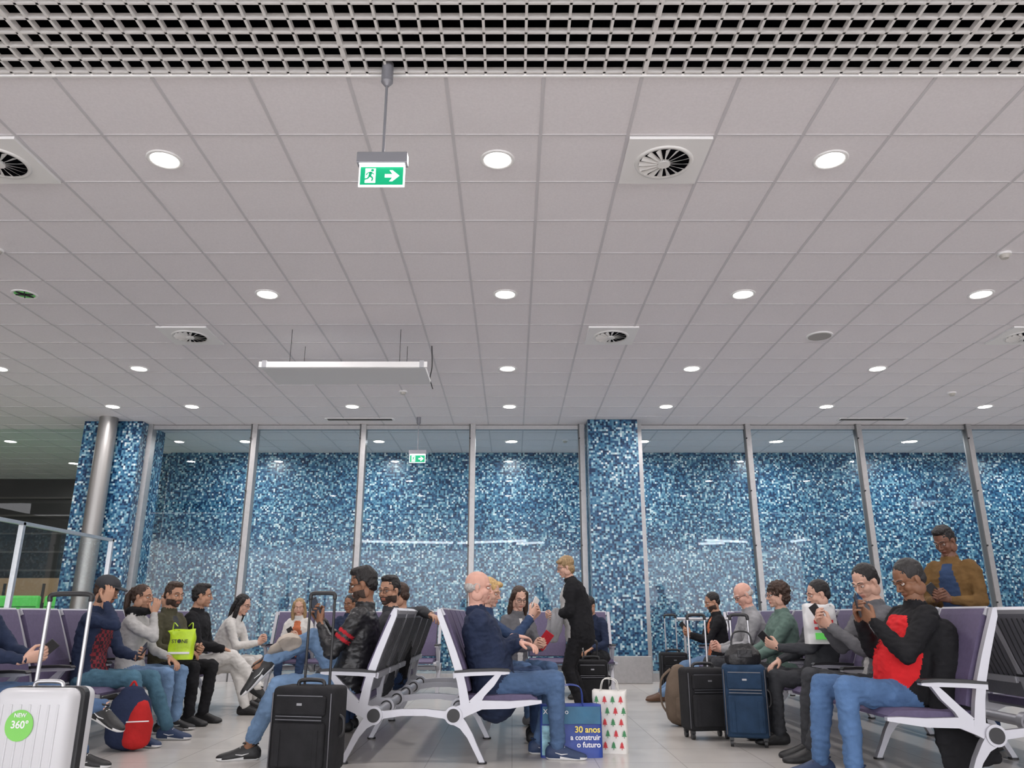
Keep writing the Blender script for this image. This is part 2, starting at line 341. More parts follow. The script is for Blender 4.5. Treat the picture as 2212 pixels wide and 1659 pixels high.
# ------------------------------------------------------------ benches
M_pur=mat('purple_upholstery',(.11,.088,.165),.65,0,.08,40,.2,300)
M_shell=mat('seat_back_shell',(.22,.22,.25),.45,.5,.05,50,.3,200)
M_frame=mat('cast_aluminium',(.52,.52,.56),.45,.45)
def bench(hub,y0,n,sx,name='airport_bench'):
    b=B(); p=.575; X=lambda pts:[(x*sx,z) for x,z in pts]
    L=n*p
    for i in range(n+1):
        y=y0+i*p; a,c=y-.02,y+.02
        b.ribbon(X([(.085,.36),(.06,.50),(.03,.62),(-.02,.76),(-.075,.90),(-.115,1.0),(-.125,1.045)]),[.07,.06,.055,.05,.045,.04,.025],a,c,M_frame)
        b.ribbon(X([(0,.316),(.09,.355),(.2,.385),(.4,.385),(.55,.40),(.63,.405)]),[.10,.085,.06,.05,.035,.02],a+.001,c-.001,M_frame)
        b.ribbon(X([(.14,.385),(.2,.46),(.27,.53),(.33,.60)]),[.08,.05,.05,.03],a+.002,c-.002,M_frame)
        b.ribbon(X([(.0,.585),(.12,.595),(.25,.60),(.36,.602),(.40,.60)]),[.03,.03,.03,.028,.012],a-.006,c+.006,M_frame)
        b.ribbon(X([(-.0,.608),(.12,.617),(.3,.622),(.39,.618),(.405,.61)]),[.016,.02,.02,.018,.008],a-.012,c+.012,M_dark)
        if i in(0,n) or i%2==0:
            b.ribbon(X([(.0,.31),(.07,.25),(.12,.18),(.16,.10),(.20,.025),(.205,.0)]),[.10,.06,.045,.038,.035,.05],a-.004,c+.004,M_frame)
            b.ribbon(X([(.0,.31),(-.07,.32),(-.2,.335),(-.2838,.335)]),[.09,.05,.045,.045],a+.003,c-.003,M_frame)
            b.cyl((.205*sx,y,0),(.205*sx,y,.012),.035,M_dark)
        b.cyl((0,y-.032,.316),(0,y+.032,.316),.062,M_frame,24); b.cyl((0,y-.038,.316),(0,y+.038,.316),.046,M_dark,24)
    b.cyl((0,y0-.02,.316),(0,y0+L+.02,.316),.036,M_frame,16)
    for i in range(n):
        a=y0+i*p+.03; c=y0+(i+1)*p-.03
        bk=[(.10,.47),(.075,.55),(.05,.64),(.0,.77),(-.05,.90),(-.088,1.0),(-.10,1.04)]
        b.ribbon(X(bk),[.035,.045,.045,.04,.04,.035,.02],a+.012,c-.012,M_pur)
        b.ribbon(X([(x-.035,z-.005) for x,z in bk]),[.012]*7,a,c,M_shell)
        b.ribbon(X([(-.1,.995),(-.125,1.045)]),[.05,.045],a,c,M_frame)
        b.ribbon(X([(-.145+.14,.60),(-.0,.56)]),[.02,.02],a,c,M_frame)
        for k in range(9): 
            yy=a+.03+k*(c-a-.06)/8; b.ribbon(X([(.02,.56),(-.045,.72),(-.13,.98)]),[.004]*3,yy-.003,yy+.003,M_dark)
        b.ribbon(X([(.08,.425),(.2,.415),(.4,.425),(.55,.425),(.60,.41)]),[.045,.05,.05,.045,.02],a,c,M_pur)
        b.ribbon(X([(.08,.395),(.2,.385),(.4,.395),(.56,.40)]),[.015]*4,a,c,M_shell)
    return b.finish(name,(hub,0,0))
bench(-.985,5.96,5,-1); bench(-.417,5.96,5,1)
bench(2.87,5.0,10,-1); bench(3.44,5.0,10,1)
bench(-3.80,5.2,8,1); bench(-4.37,5.2,8,-1)
def bench_cam(x0,y,n):
    o=bench(0,0,n,1); o.rotation_euler=(0,0,-pi/2); o.location=(x0,y,0)
bench_cam(-3.3,11.2,4); bench_cam(.2,11.2,2); bench_cam(3.2,12.0,3)

# ------------------------------------------------------------ people
def remesh(vs,fs,vox,it,fac=.5):
    me=bpy.data.meshes.new('t'); me.from_pydata([tuple(p) for p in vs],[],fs); o=bpy.data.objects.new('t',me); sc.collection.objects.link(o)
    r=o.modifiers.new('r','REMESH'); r.mode='VOXEL'; r.voxel_size=vox
    s=o.modifiers.new('s','SMOOTH'); s.factor=fac; s.iterations=it
    dg=bpy.context.evaluated_depsgraph_get(); dg.update(); m=bpy.data.meshes.new_from_object(o.evaluated_get(dg))
    v=[x.co.copy() for x in m.vertices]; f=[tuple(p.vertices) for p in m.polygons]
    bpy.data.objects.remove(o); bpy.data.meshes.remove(me); bpy.data.meshes.remove(m)
    return v,f
def join(parts):
    vs=[];fs=[]
    for v,f in parts:
        o=len(vs); vs+=list(v); fs+=[tuple(i+o for i in q) for q in f]
    return vs,fs
def head_geo():
    P=[ell((-.012,0,.032),(.096,.076,.086)),ell((.02,0,-.03),(.068,.061,.085)),ell((.028,0,-.076),(.054,.048,.037)),ell((.064,0,-.098),(.022,.026,.018)),
       limb([(.074,-.042,.024),(.085,-.02,.024),(.087,0,.018),(.085,.02,.024),(.074,.042,.024)],[.009,.010,.009,.010,.009],8),
       limb([(.086,0,.012),(.097,0,-.010),(.107,0,-.028)],[.008,.0085,.011],8),ell((.097,.010,-.034),(.011,.0075,.0075)),ell((.097,-.010,-.034),(.011,.0075,.0075)),
       limb([(.078,-.024,-.064),(.089,-.01,-.060),(.089,.01,-.060),(.078,.024,-.064)],[.005,.0065,.0065,.005],8),
       limb([(.077,-.02,-.069),(.086,0,-.073),(.077,.02,-.069)],[.005,.0075,.005],8)]
    for s in (-1,1):
        P.append(ell((.050,s*.036,-.028),(.033,.028,.032))); P.append(ell((.0,s*.058,-.058),(.045,.020,.045))); P.append(ell((.045,s*.026,-.055),(.034,.028,.030)))
        P.append(ell((-.006,s*.079,-.004),(.019,.008,.026))); P.append(ell((-.002,s*.077,-.026),(.011,.007,.016))); 
    v,f=remesh(*join(P),.0045,4)
    for p in v:
        if p.x>.05:
            for s in (-1,1):
                d=((p.y-s*.031)**2+((p.z-.002)*1.3)**2); p.x-=.009*exp(-d/.0002)
            d=(p.y**2/.0009+((p.z+.0665))**2/.000006); p.x-=.004*exp(-d)
    return v,f
HEAD=head_geo()
def hnoise(g,amp,fr):
    v,f=g
    for p in v:
        c=(p-V((-.02,0,0))); n=c.normalized(); p+=n*(amp*noise.noise(p*fr)+amp*.5*noise.noise(p*fr*2.3))
    return v,f
HS=[ell((-.022,0,.042),(.096,.083,.087)),ell((-.052,0,-.008),(.056,.072,.062))]
def fr(h,amp,f,vox=.0055,it=2): return hnoise(remesh(*join(h),vox,it),amp,f)
HAIR={
 'short':lambda:fr(HS,.003,60),
 'quiff':lambda:fr(HS+[ell((.020,0,.102),(.062,.06,.034)),ell((-.02,0,.10),(.07,.07,.035))],.006,45),
 'thin':lambda:fr([ell((-.022,0,.038),(.096,.081,.083)),ell((-.05,0,-.01),(.055,.071,.06))],.002,70),
 'fringe':lambda:fr([ell((-.050,0,-.006),(.060,.079,.046)),ell((-.01,.073,.0),(.028,.010,.028)),ell((-.01,-.073,.0),(.028,.010,.028))],.002,60),
 'curly':lambda:fr(HS+[ell((-.03,0,.05),(.115,.105,.095)),ell((-.05,0,-.03),(.075,.095,.07))],.017,38),
 'bob':lambda:fr(HS+[ell((-.03,0,.05),(.105,.095,.09)),ell((-.045,0,-.03),(.07,.09,.075)),ell((.05,.04,.085),(.05,.045,.028))],.006,50),
 'long':lambda:fr(HS+[limb([(.02,s*.066,.06),(-.005,s*.085,-.02),(.0,s*.092,-.12),(.01,s*.085,-.24)],[.028,.027,.032,.018]) for s in(-1,1)]+[limb([(-.06,0,.05),(-.085,0,-.08),(-.09,0,-.24)],[(.07,.05),(.085,.04),(.07,.025)],ref=(0,1,0))],.006,40),
 'pony':lambda:fr(HS+[ell((-.112,0,.06),(.03,.03,.03)),limb([(-.12,0,.06),(-.155,0,.0),(-.15,.0,-.10),(-.13,0,-.20)],[.026,.034,.032,.012])],.007,45),
 'bun':lambda:fr(HS+[ell((-.115,0,.07),(.045,.045,.042))],.004,50),
}
HC={}
def hair_geo(k):
    if k not in HC: HC[k]=HAIR[k]()
    return HC[k]
HG={}
def hand_geo(curl):
    if curl in HG: return HG[curl]
    P=[limb([(-.03,0,0),(.0,0,0),(.03,.002,0),(.065,0,0),(.088,-.002,-.001)],[(.027,.021),(.027,.019),(.036,.016),(.040,.014),(.037,.011)],14,ref=(0,1,0)),ell((.03,.022,-.008),(.028,.016,.014))]
    for yb,l,r,sp in ((.029,.072,.0088,.05),(.010,.08,.009,.015),(-.010,.074,.0086,-.02),(-.029,.058,.0076,-.07)):
        p=V((.078,yb,0)); a=0; pts=[p.copy()]; rr=[r*1.05]
        p=p+V((.014,0,0)); pts.append(p.copy()); rr.append(r*1.05)
        for fr_,k in ((.45,1.0),(.3,1.15),(.25,.8)):
            a+=curl*k+.06; p=p+V((cos(a),sp*1.0,-sin(a)))*l*fr_; pts.append(p.copy()); rr.append(r*(1 if k==1.0 else .92 if k>1 else .78))
        P.append(limb(pts,rr,10))
    P.append(limb([(.015,.022,-.006),(.042,.044,-.014),(.066,.056,-.020-.01*curl),(.088,.056-.012*curl,-.026-.02*curl)],[.014,.0125,.0105,.0085],10))
    HG[curl]=remesh(*join(P),.0032,2); return HG[curl]
def shoe_geo():
    st=[(-.082,.014,.022,.062),(-.074,.028,.01,.078),(-.055,.037,.002,.095),(-.02,.040,0,.108),(.02,.040,0,.104),(.055,.042,0,.086),(.09,.046,0,.07),(.125,.049,0,.058),(.155,.046,.001,.05),(.18,.036,.004,.043),(.195,.020,.009,.034),(.2,.008,.015,.028)]
    n=18; R=[]
    for x,w,z0,z1 in st:
        r=[]
        for j in range(n):
            a=2*pi*j/n; c=cos(a);s=sin(a); q=.55
            yy=w*math.copysign(abs(c)**q,c); zz=math.copysign(abs(s)**.75,s)
            if s>0: yy*=1-.45*max(0,s)*(1 if z1>.07 else .5)
            r.append(V((x,yy,(z0+z1)/2+(z1-z0)/2*zz)))
        R.append(r)
    return loft(R)
SHOE=shoe_geo()
def ik(a,c,l1,l2,pole):
    d=c-a; L=min(d.length,(l1+l2)*.995); dn=d.normalized(); c=a+dn*L
    x=(l1*l1-l2*l2+L*L)/(2*L); h=sqrt(max(l1*l1-x*x,0)); p=pole-dn*pole.dot(dn); return a+dn*x+p.normalized()*h,c
EW=mat('eye_white',(.75,.73,.70),.3); EI=mat('eye_iris',(.03,.018,.01),.2)
LEATHER=mat('black_leather',(.014,.014,.016),.38,0,.2,10,.4,30)
def person(name,X,Y,face,S=1.04,pz=.50,lean=(-8,0),side=0,twist=0,head=(0,8),LA=(.42,.12,.085),RA=(.42,-.12,.085),LH=None,RH=None,
           top=None,pants=None,sk=None,hr=None,hair='short',shirt=None,sw=.07,shoe=None,sole=None,bulk=1.0,belly=0,beard=None,glasses=False,
           q=.97,vox=.0125,extra=None,cap=None,kp=None,kpr=None,lf=(0,0),rf=(0,0),scarf=None,neckh=.155,longj=0,fem=0,stripe=None,fore=None,ep=(.0,.0)):
    b=B(); parts=[];zone=[]
    def A(g,z): parts.append(g); zone.extend([z]*len(g[1]))
    def fd(a): return V((sin(radians(a)),sin(radians(side)),cos(radians(a)))).normalized()
    u1=fd(lean[0]);u2=fd(lean[1]+lean[0]); l=V((0,1,0)); tw=Matrix.Rotation(radians(twist),3,'Z'); l2=tw@l; l2=(l2-u2*l2.dot(u2)).normalized(); l1=(l-u1*l.dot(u1)).normalized()
    Pv=V((0,0,pz)); wa=Pv+u1*.19*S; ch=wa+u2*.19*S; nb=ch+u2*.145*S; k=S*bulk
    W=1-.08*fem
    rg=[(Pv-u1*.10*S,l1,u1,.150*k,.105*k,0),(Pv-u1*.02*S,l1,u1,.168*k,.122*k,.0),(Pv+u1*.09*S,l1,u1,.158*k*W,.118*k+belly*.7,belly*.5),(wa,l1,u2,.152*k*W,.115*k+belly,belly*.7),
        (wa+u2*.10*S,(l1+l2).normalized(),u2,.162*k*W,.118*k+belly*.4,belly*.3),(ch,l2,u2,.178*k*W,.118*k+.008*fem,.008*fem),(ch+u2*.06*S,l2,u2,.172*k*W,.102*k,-.005),(ch+u2*.105*S,l2,u2,.12*k,.078*k,-.012),(ch+u2*.135*S,l2,u2,.07*S,.062*S,-.012)]
    R=[]
    for c,lx,ux,a,bb,fo in rg:
        f=lx.cross(ux).normalized(); r=[]
        for j in range(20):
            t=2*pi*j/20; r.append(c+f*fo+lx*(a*math.copysign(abs(cos(t))**.85,cos(t)))-f*(bb*math.copysign(abs(sin(t))**.9,sin(t))))
        R.append(r)
    A(loft(R),'tor')
    f2=l2.cross(u2).normalized()
    A(ell(Pv-u1*.05*S,(.125*S,.155*S,.11*S)),'pants')
    if longj: A(limb([Pv-V((0,0,longj)),Pv+u1*.05],[(.17*k,.14*k),(.165*k,.13*k)],16,ref=l1),'tor')
    # neck
    hy,hp=head; Rh=Matrix.Rotation(radians(hy+twist),3,'Z')@Matrix.Rotation(radians(hp),3,'Y'); hf=Rh@V((1,0,0)); hl=Rh@V((0,1,0)); hu=Rh@V((0,0,1))
    nd=(u2*.6+hu*.15+V((0,0,.6))).normalized(); hc=nb+nd*neckh*S+f2*.02
    A(limb([nb-u2*.06*S-f2*.012,nb+(hc-nb)*.5-hf*.012*S,hc-hf*.02*S-hu*.045*S],[.066*S,.054*S*(1-.12*fem),.052*S*(1-.12*fem)],14),'skin')
    A(limb([nb-u2*.035*S-f2*.012,nb+u2*.028*S-f2*.008],[(.082*S,.078*S),(.073*S,.069*S)],14,ref=l2,cap=False),'top')
    if scarf: 
        pp=[nb+u2*.03+ (l2*cos(t)*.078+f2*sin(t)*.085) for t in [2*pi*i/12 for i in range(13)]]; A(limb(pp,[.034]*13,10),'scarf')
    # arms
    wr=[]; segs={}
    for sgn,Hh in ((1,LH),(-1,RH)):
        Hh=Hh or (.30,sgn*.09,pz+.13,'lap')
        sh=ch+u2*.075*S+l2*(sgn*(.168-.018*fem)*S); mode=Hh[3] if len(Hh)>3 else 'phone'
        pole=V((-.35+ep[0],sgn*(.55+ep[1]),-1)) if not(len(Hh)>4) else V(Hh[4])
        el,w=ik(sh,V(Hh[:3]),.285*S,.255*S,pole); segs[sgn]=(sh,el,w)
        bk=1+(bulk-1)*1.2; fz='fore' if fore else 'top'
        A(limb([sh-l2*sgn*.03*S+u2*.0,sh+(el-sh)*.15,sh+(el-sh)*.55,el],[.066*S*bk,.061*S*bk,.052*S*bk,.045*S*bk],14),'top')
        ew=(w-el); A(limb([el,el+ew*.3,el+ew*.8,el+ew*.93],[.045*S*bk,.047*S*bk,.036*S*bk,.035*S*bk],14),fz)
        A(limb([el+ew*.75,w],[.027*S,.026*S],12),'skin')
        wd=ew.normalized()
        if mode=='lap': d=(wd*.6+V((.5,-sgn*.25,-.35))).normalized(); pn=V((0,-sgn*.2,-1)); cu=.35
        elif mode=='phone': d=(wd*.55+V((.3,-sgn*.35,.35))).normalized(); pn=V((-.55,-sgn*.75,.35)); cu=.55
        elif mode=='grip': d=(wd*.7+V((.1,0,-.3))).normalized(); pn=V((0,-sgn,0)); cu=.95
        elif mode=='face': d=V((.1,-sgn*.2,1)).normalized(); pn=V((-.6,-sgn*.6,0)); cu=.4
        else: d=wd; pn=V((0,-sgn*.3,-1)); cu=.3
        z=-(pn-d*pn.dot(d)).normalized(); yv=z.cross(d); M3=Matrix((d,yv,z)).transposed().to_4x4(); M4=Matrix.Translation(w)@M3@Matrix.Diagonal((S,S*(1 if sgn<0 else -1),S,1))
        wr.append((w,d,-z,M4,cu,sgn))
    # legs
    for sgn,An,kpp,ft in ((1,LA,kp,lf),(-1,RA,kpr,rf)):
        hip=Pv+V((.0,sgn*.088*S,-.03*S)); an=V(An[:3]); pole=V(kpp) if kpp else V((.5,sgn*.15,1))
        kn,an=ik(hip,an,.435*S,.425*S,pole); s2=an-kn; lb=1+(bulk-1)*.5
        A(limb([hip,hip+(kn-hip)*.3,hip+(kn-hip)*.75,kn],[.094*S*lb,.09*S*lb,.071*S*lb,.063*S*lb],14),'pants')
        qq=q; A(limb([kn,kn+s2*.12,kn+s2*.35,kn+s2*.7*qq,kn+s2*qq],[.063*S*lb,.061*S*lb,.062*S*lb,.055*S,.053*S],14),'pants')
        A(limb([kn+s2*.6,kn+s2*1.02],[.042*S,.036*S],12),'skin')
        M4=Matrix.Translation(an)@Matrix.Rotation(radians(ft[0]),4,'Z')@Matrix.Rotation(radians(ft[1]),4,'Y')@Matrix.Translation((0,0,-.083*S))@Matrix.Scale(S,4)
        sm=[]; sv,sf=SHOE
        for f in sf:
            zc=sum(sv[i].z for i in f)/len(f); sm.append((sole or shoe) if zc<.02 else shoe)
        b.add(SHOE,sm,M4)
        for i in range(4):
            x=.03+i*.02; zz=.103-.018*i*1.0; b.add(limb([(x,-.02,zz-.004),(x,0,zz+.0025),(x,.02,zz-.004)],[.0028]*3,6),(sole or M_dark),M4)
        for s in (-1,1): b.add(limb([(-.01,s*.0405,.05),(.03,s*.042,.04),(.07,s*.0455,.045)],[.002,.004,.002],6),(sole or shoe),M4)
        b.add(limb([(-.03,-.03,.100),(-.06,0,.104),(-.03,.03,.100),(.02,.025,.108),(.035,0,.106),(.02,-.025,.108),(-.03,-.03,.100)],[.006]*7,8),shoe,M4)
    if extra:
        for g,z in extra(dict(P=Pv,wa=wa,ch=ch,nb=nb,u=u2,l=l2,f=f2,S=S)): A(g,z)
    vs,fs=join(parts); tree=BVHTree.FromPolygons(vs,fs)
    rv,rf_=remesh(vs,fs,vox,4)
    zm={'top':top,'tor':top,'pants':pants,'skin':sk,'scarf':scarf,'fore':fore or sk,'shirt':shirt,'stripe':stripe}
    ms=[];vz=[None]*len(rv); thr=.01 if sw>.15 else .045; ax=ch-Pv; ax2=ax.length_squared
    for f in rf_:
        c=sum((rv[i] for i in f),V((0,0,0)))/len(f); h=tree.find_nearest(c); z=zone[h[2]]
        if z=='tor' and shirt is not None:
            d=c-ch; hh=d.dot(u2); t=min(1.3,max(0,(c-Pv).dot(ax)/ax2)); o_=c-(Pv+ax*t); ff=o_.dot(f2); yy=o_.dot(l2)
            lim=(.14*S if sw<.15 else .07*S)
            if abs(yy)<sw*(1.0 if hh<-.05 else 1-.5*(hh+.05)/.15) and hh<lim and ff>thr: z='shirt'
        if z=='top' and stripe is not None:
            for sh,el,w in segs.values():
                t=(c-sh).dot(el-sh)/(el-sh).length_squared
                if (c-(sh+(el-sh)*t)).length<.085 and (.42<t<.50 or .57<t<.65): z='stripe'
        m=zm[z]; ms.append(m)
        for i in f: vz[i]=z
    for i,p in enumerate(rv):
        if vz[i] not in('skin',None):
            n=tree.find_nearest(p)[1]; o=V((X*3,Y*3,0)); a=noise.noise((p+o)*9)*.009+abs(noise.noise(V((p.x*16,p.y*16,p.z*30))+o))*.014-.005; p+=n*a
    b.add((rv,rf_),ms)
    for w,d,pn,M4,cu,sgn in wr: b.add(hand_geo(cu),sk,M4,flip=(sgn>0))
    Hm=Matrix.Translation(hc)@Rh.to_4x4()@Matrix.Scale(S*(.97-.03*fem)*1.0,4)
    hm=[]; hv,hfc=HEAD; lip=mat(sk.name+'_lip',tuple(c*f for c,f in zip(sk['c'],(.85,.6,.6))),.45)
    for f in hfc:
        c=sum((hv[i] for i in f),V((0,0,0)))/len(f); m=sk
        if c.x>.074 and abs(c.y)<.022 and -.079<c.z<-.055: m=lip
        elif beard and c.x>-.005 and not(c.z>-.05 and c.x>.095) and (c.z<-.048 or (c.z<-.04 and abs(c.y)>.04)): m=beard
        hm.append(m)
    b.add(HEAD,hm,Hm)
    for s in (-1,1):
        b.add(ell((.0755,s*.031,.002),(.0115,.0135,.0080)),EW,Hm); b.add(ell((.0835,s*.031,.001),(.0045,.0055,.0058),10,6),EI,Hm)
        b.add(limb([(.081,s*.047,.006),(.0885,s*.031,.0110),(.086,s*.016,.005)],[.003,.0042,.003],6),sk,Hm)
        b.add(limb([(.078,s*.05,.026),(.090,s*.034,.032),(.093,s*.014,.027)],[.0024,.0036,.003],6),hr or sk,Hm)
    if hair: b.add(hair_geo(hair),hr,Hm)
    if cap:
        b.add(remesh(*join([ell((-.012,0,.055),(.108,.09,.078)),ell((-.0,0,.125),(.01,.01,.012))]),.006,2),cap,Hm)
        br=[[V((.06,-.065,.058)),V((.11,-.06,.055)),V((.16,-.035,.048)),V((.172,0,.046)),V((.16,.035,.048)),V((.11,.06,.055)),V((.06,.065,.058))]]
        br.append([p+V((0,0,-.007)) for p in br[0]]); b.add(loft([br[0],br[1]],True),cap,Hm)
    if glasses:
        for s in (-1,1):
            pp=[V((.099,s*.032+.022*cos(t),.0+.016*sin(t))) for t in [2*pi*i/16 for i in range(17)]]; b.add(limb(pp,[.0018]*17,6),M_dark,Hm)
            b.add(limb([(.098,s*.054,.006),(.05,s*.078,.006),(-.01,s*.082,.0)],[.0018]*3,6),M_dark,Hm)
        b.add(limb([(.099,-.01,.004),(.102,0,.006),(.099,.01,.004)],[.0018]*3,6),M_dark,Hm)
    o=b.finish(name,(X,Y,0),(0,0,radians(face)))
    Wm=Matrix.Translation((X,Y,0))@Matrix.Rotation(radians(face),4,'Z')
    return dict(o=o,W=Wm,L=wr[0],R=wr[1],S=S,hc=hc)
def sk_(n,c):
    m=skin(n,c); m['c']=c; return m
LIGHT=sk_('skin_light',(.60,.36,.27)); PINK=sk_('skin_pink',(.64,.36,.28)); BROWN=sk_('skin_brown',(.24,.115,.065)); TAN=sk_('skin_tan',(.44,.24,.155)); DBR=sk_('skin_dark_brown',(.17,.078,.05))
HB=hairm('hair_black',(.012,.010,.010)); HBR=hairm('hair_dark_brown',(.045,.024,.015)); HBL=hairm('hair_blonde',(.55,.36,.15)); HGR=hairm('hair_grey',(.45,.43,.41)); HDB=hairm('hair_dirty_blonde',(.33,.22,.11)); HRB=hairm('hair_reddish',(.10,.035,.02)); HSP=hairm('hair_salt_pepper',(.025,.023,.023))
BEARD=mat('beard_stubble',(.05,.03,.022),.8,0,.3,90,.5,200)
JL=denim('jeans_light',(.15,.24,.38)); JM=denim('jeans_mid',(.07,.12,.22)); JB=denim('jeans_blue',(.085,.16,.31)); JD=denim('jeans_dark',(.03,.055,.12)); JT=denim('jeans_teal',(.07,.15,.21))
BLK=cloth('cloth_black',(.012,.012,.014)); NAV=cloth('cloth_navy',(.02,.03,.065)); GRY=cloth('cloth_grey',(.28,.28,.29)); DGR=cloth('cloth_dark_grey',(.045,.047,.053)); LGR=cloth('cloth_light_grey',(.46,.45,.44)); WHT=cloth('cloth_white',(.66,.64,.61),.06)
GRN=cloth('cloth_sage',(.11,.17,.145)); RED=cloth('cloth_red',(.66,.02,.025),.08); OLV=cloth('cloth_olive',(.07,.065,.04)); BRW=cloth('cloth_brown',(.15,.085,.03)); BLU=cloth('cloth_blue',(.03,.055,.12)); ORG=cloth('cloth_orange',(.55,.17,.08)); PLD=plaid_mat(); MGR=cloth('cloth_mid_grey',(.13,.13,.14))
S_BLK=mat('shoe_black',(.012,.012,.013),.5,bump=.2,bs=60); S_NAV=mat('shoe_navy',(.02,.04,.10),.6,bump=.2,bs=60); S_WS=mat('sole_white',(.72,.72,.72),.5); S_BR=mat('shoe_brown',(.10,.045,.02),.5); S_GR=mat('shoe_grey',(.2,.2,.21),.6)
M_screen=mat('phone_screen',(.05,.06,.08),.1,emit=.2)
def phone(P,which='L',m=None,sc_=1.0,name='smartphone'):
    w,d,pn,M4,cu,sgn=P[which]; c=w+d*.10*P['S']+pn*.034; up=(d*.7+V((0,0,.6))).normalized(); n=pn; up=(up-n*up.dot(n)).normalized(); x=up.cross(n)
    M=P['W']@Matrix.Translation(c)@Matrix((x,n,up)).transposed().to_4x4()
    b=B(); b.box((0,0,.02),(.074*sc_,.009,.15*sc_),m or M_dark,.003); b.box((0,.005,.02),(.066*sc_,.002,.138*sc_),M_screen); o=b.finish(name); o.matrix_world=M; return o

RS=cloth('red_stripe',(.42,.02,.03))
P1=person('seated_man',-1.25,6.27,180,S=1.10,lean=(-18,13),head=(4,14),LA=(.66,.16,.085),RA=(.64,.16,.64),LH=(.22,.07,.94,'phone'),RH=(.24,-.04,.96,'phone'),
  top=LEATHER,pants=JL,sk=BROWN,hr=HB,hair='quiff',beard=BEARD,glasses=True,shoe=S_BLK,sole=S_WS,q=.84,vox=.010,bulk=1.08,rf=(20,45),kpr=(.2,-.35,1),lf=(8,0),neckh=.15,stripe=RS)
phone(P1,'R')
P2=person('seated_man',-.13,6.27,0,S=1.07,lean=(-21,10),head=(0,6),LA=(.34,.10,.085),RA=(.46,-.14,.085),LH=(.20,-.08,.80,'lap'),RH=(.16,.10,.84,'lap'),
  top=NAV,pants=JM,sk=PINK,hr=HGR,hair='fringe',shoe=S_NAV,sole=S_WS,vox=.010,bulk=1.16,belly=.03,rf=(-8,0),longj=.10)
def coat(d):
    P=d['P']; 
    return [(limb([P+V((-.22,.16,.42)),P+V((-.24,.20,.2)),P+V((-.20,.24,-.05)),P+V((-.22,.26,-.24)),P+V((-.24,.27,-.37))],[(.10,.06),(.13,.07),(.17,.05),(.19,.035),(.19,.03)],16,ref=(1,0,0)),'top')]
P3=person('seated_man',2.58,5.45,180,S=1.12,lean=(-23,12),head=(8,26),LA=(.46,.20,.085),RA=(.56,-.10,.085),LH=(.18,.09,.96,'phone',(-.8,.8,-.8)),RH=(.22,-.03,.97,'phone'),
  top=BLK,pants=JB,sk=BROWN,hr=HSP,hair='short',shirt=RED,sw=.20,shoe=S_NAV,sole=S_BLK,vox=.010,bulk=1.14,belly=.05,extra=coat,neckh=.15)
phone(P3,'R')
P4=person('seated_man',2.74,6.1,180,S=1.11,lean=(-12,18),head=(24,26),LA=(.60,.10,.085),RA=(.56,-.10,.085),LH=(.36,.05,.92,'phone'),RH=(.38,-.04,.93,'phone'),
  top=MGR,pants=DGR,sk=LIGHT,hr=HB,hair='short',shirt=LGR,sw=.04,shoe=S_BLK,bulk=1.07)
phone(P4,'L')
P8=person('seated_man',2.58,6.9,180,S=1.0,lean=(-14,8),head=(0,14),top=DGR,pants=DGR,sk=LIGHT,hr=HB,hair='short',shoe=S_BLK,LH=(.34,.05,.74,'phone'),bulk=1.08)
phone(P8,'L')
P5=person('seated_woman',2.55,7.65,180,S=1.01,lean=(-6,8),head=(4,4),top=GRN,pants=DGR,sk=LIGHT,hr=HBR,hair='curly',glasses=True,shoe=S_BLK,LH=(.36,.10,.60,'lap'),RH=(.36,-.04,.62,'lap'),fem=1,belly=.03,bulk=1.1)
P6=person('seated_man',2.54,8.5,180,S=1.06,lean=(-6,16),head=(8,28),top=GRY,pants=DGR,sk=PINK,hr=HGR,hair='fringe',glasses=True,shoe=S_BR,LH=(.38,.09,.66,'phone'),RH=(.38,-.03,.66,'phone'),LA=(.55,.12,.085),bulk=1.06)
P7=person('seated_man',2.55,10.1,180,S=.98,lean=(-8,12),head=(5,18),top=BLK,pants=JL,sk=TAN,hr=HB,hair='short',beard=BEARD,shoe=S_BR,shirt=ORG,LH=(.34,.06,.78,'phone'),LA=(.75,.12,.085),RA=(.7,-.1,.085),RH=(.34,-.06,.76,'phone'))
phone(P7,'L')
P9=person('standing_man',3.70,6.62,215,S=.99,pz=.93,lean=(2,6),head=(-6,28),LA=(.02,.13,.085),RA=(-.02,-.13,.085),LH=(.27,.06,1.12,'phone'),RH=(.27,-.06,1.12,'phone'),
  top=BRW,pants=JD,sk=DBR,hr=HB,hair='quiff',shirt=BLU,sw=.08,shoe=S_BLK,kp=(1,0,0),kpr=(1,0,0),bulk=1.08)
phone(P9,'L')
P10=person('seated_woman',3.92,6.1,0,S=1.08,lean=(6,8),head=(0,8),top=DGR,pants=JD,sk=LIGHT,hr=HRB,hair='long',shoe=S_BLK,fem=1)
C3=person('seated_man',-1.12,6.95,180,S=1.04,lean=(-10,5),head=(52,4),top=DGR,pants=DGR,sk=TAN,hr=HB,hair='quiff',glasses=True,shoe=S_BLK,beard=BEARD,RH=(-.42,-.05,1.0,'flat',(-.3,-1,.3)),twist=10,fore=DGR)
C4=person('seated_man',-1.08,7.6,180,S=1.0,lean=(-8,8),head=(0,16),top=BLK,pants=JD,sk=TAN,hr=HBR,hair='short',shoe=S_BLK)
C5=person('seated_woman',-.22,7.0,0,S=1.02,lean=(-8,12),head=(-20,12),top=BLU,pants=JD,sk=LIGHT,hr=HBL,hair='bob',shoe=S_BLK,LH=(.40,.08,.98,'phone'),RH=(.38,-.06,.99,'phone'),fem=1)
phone(C5,'R',WHT)
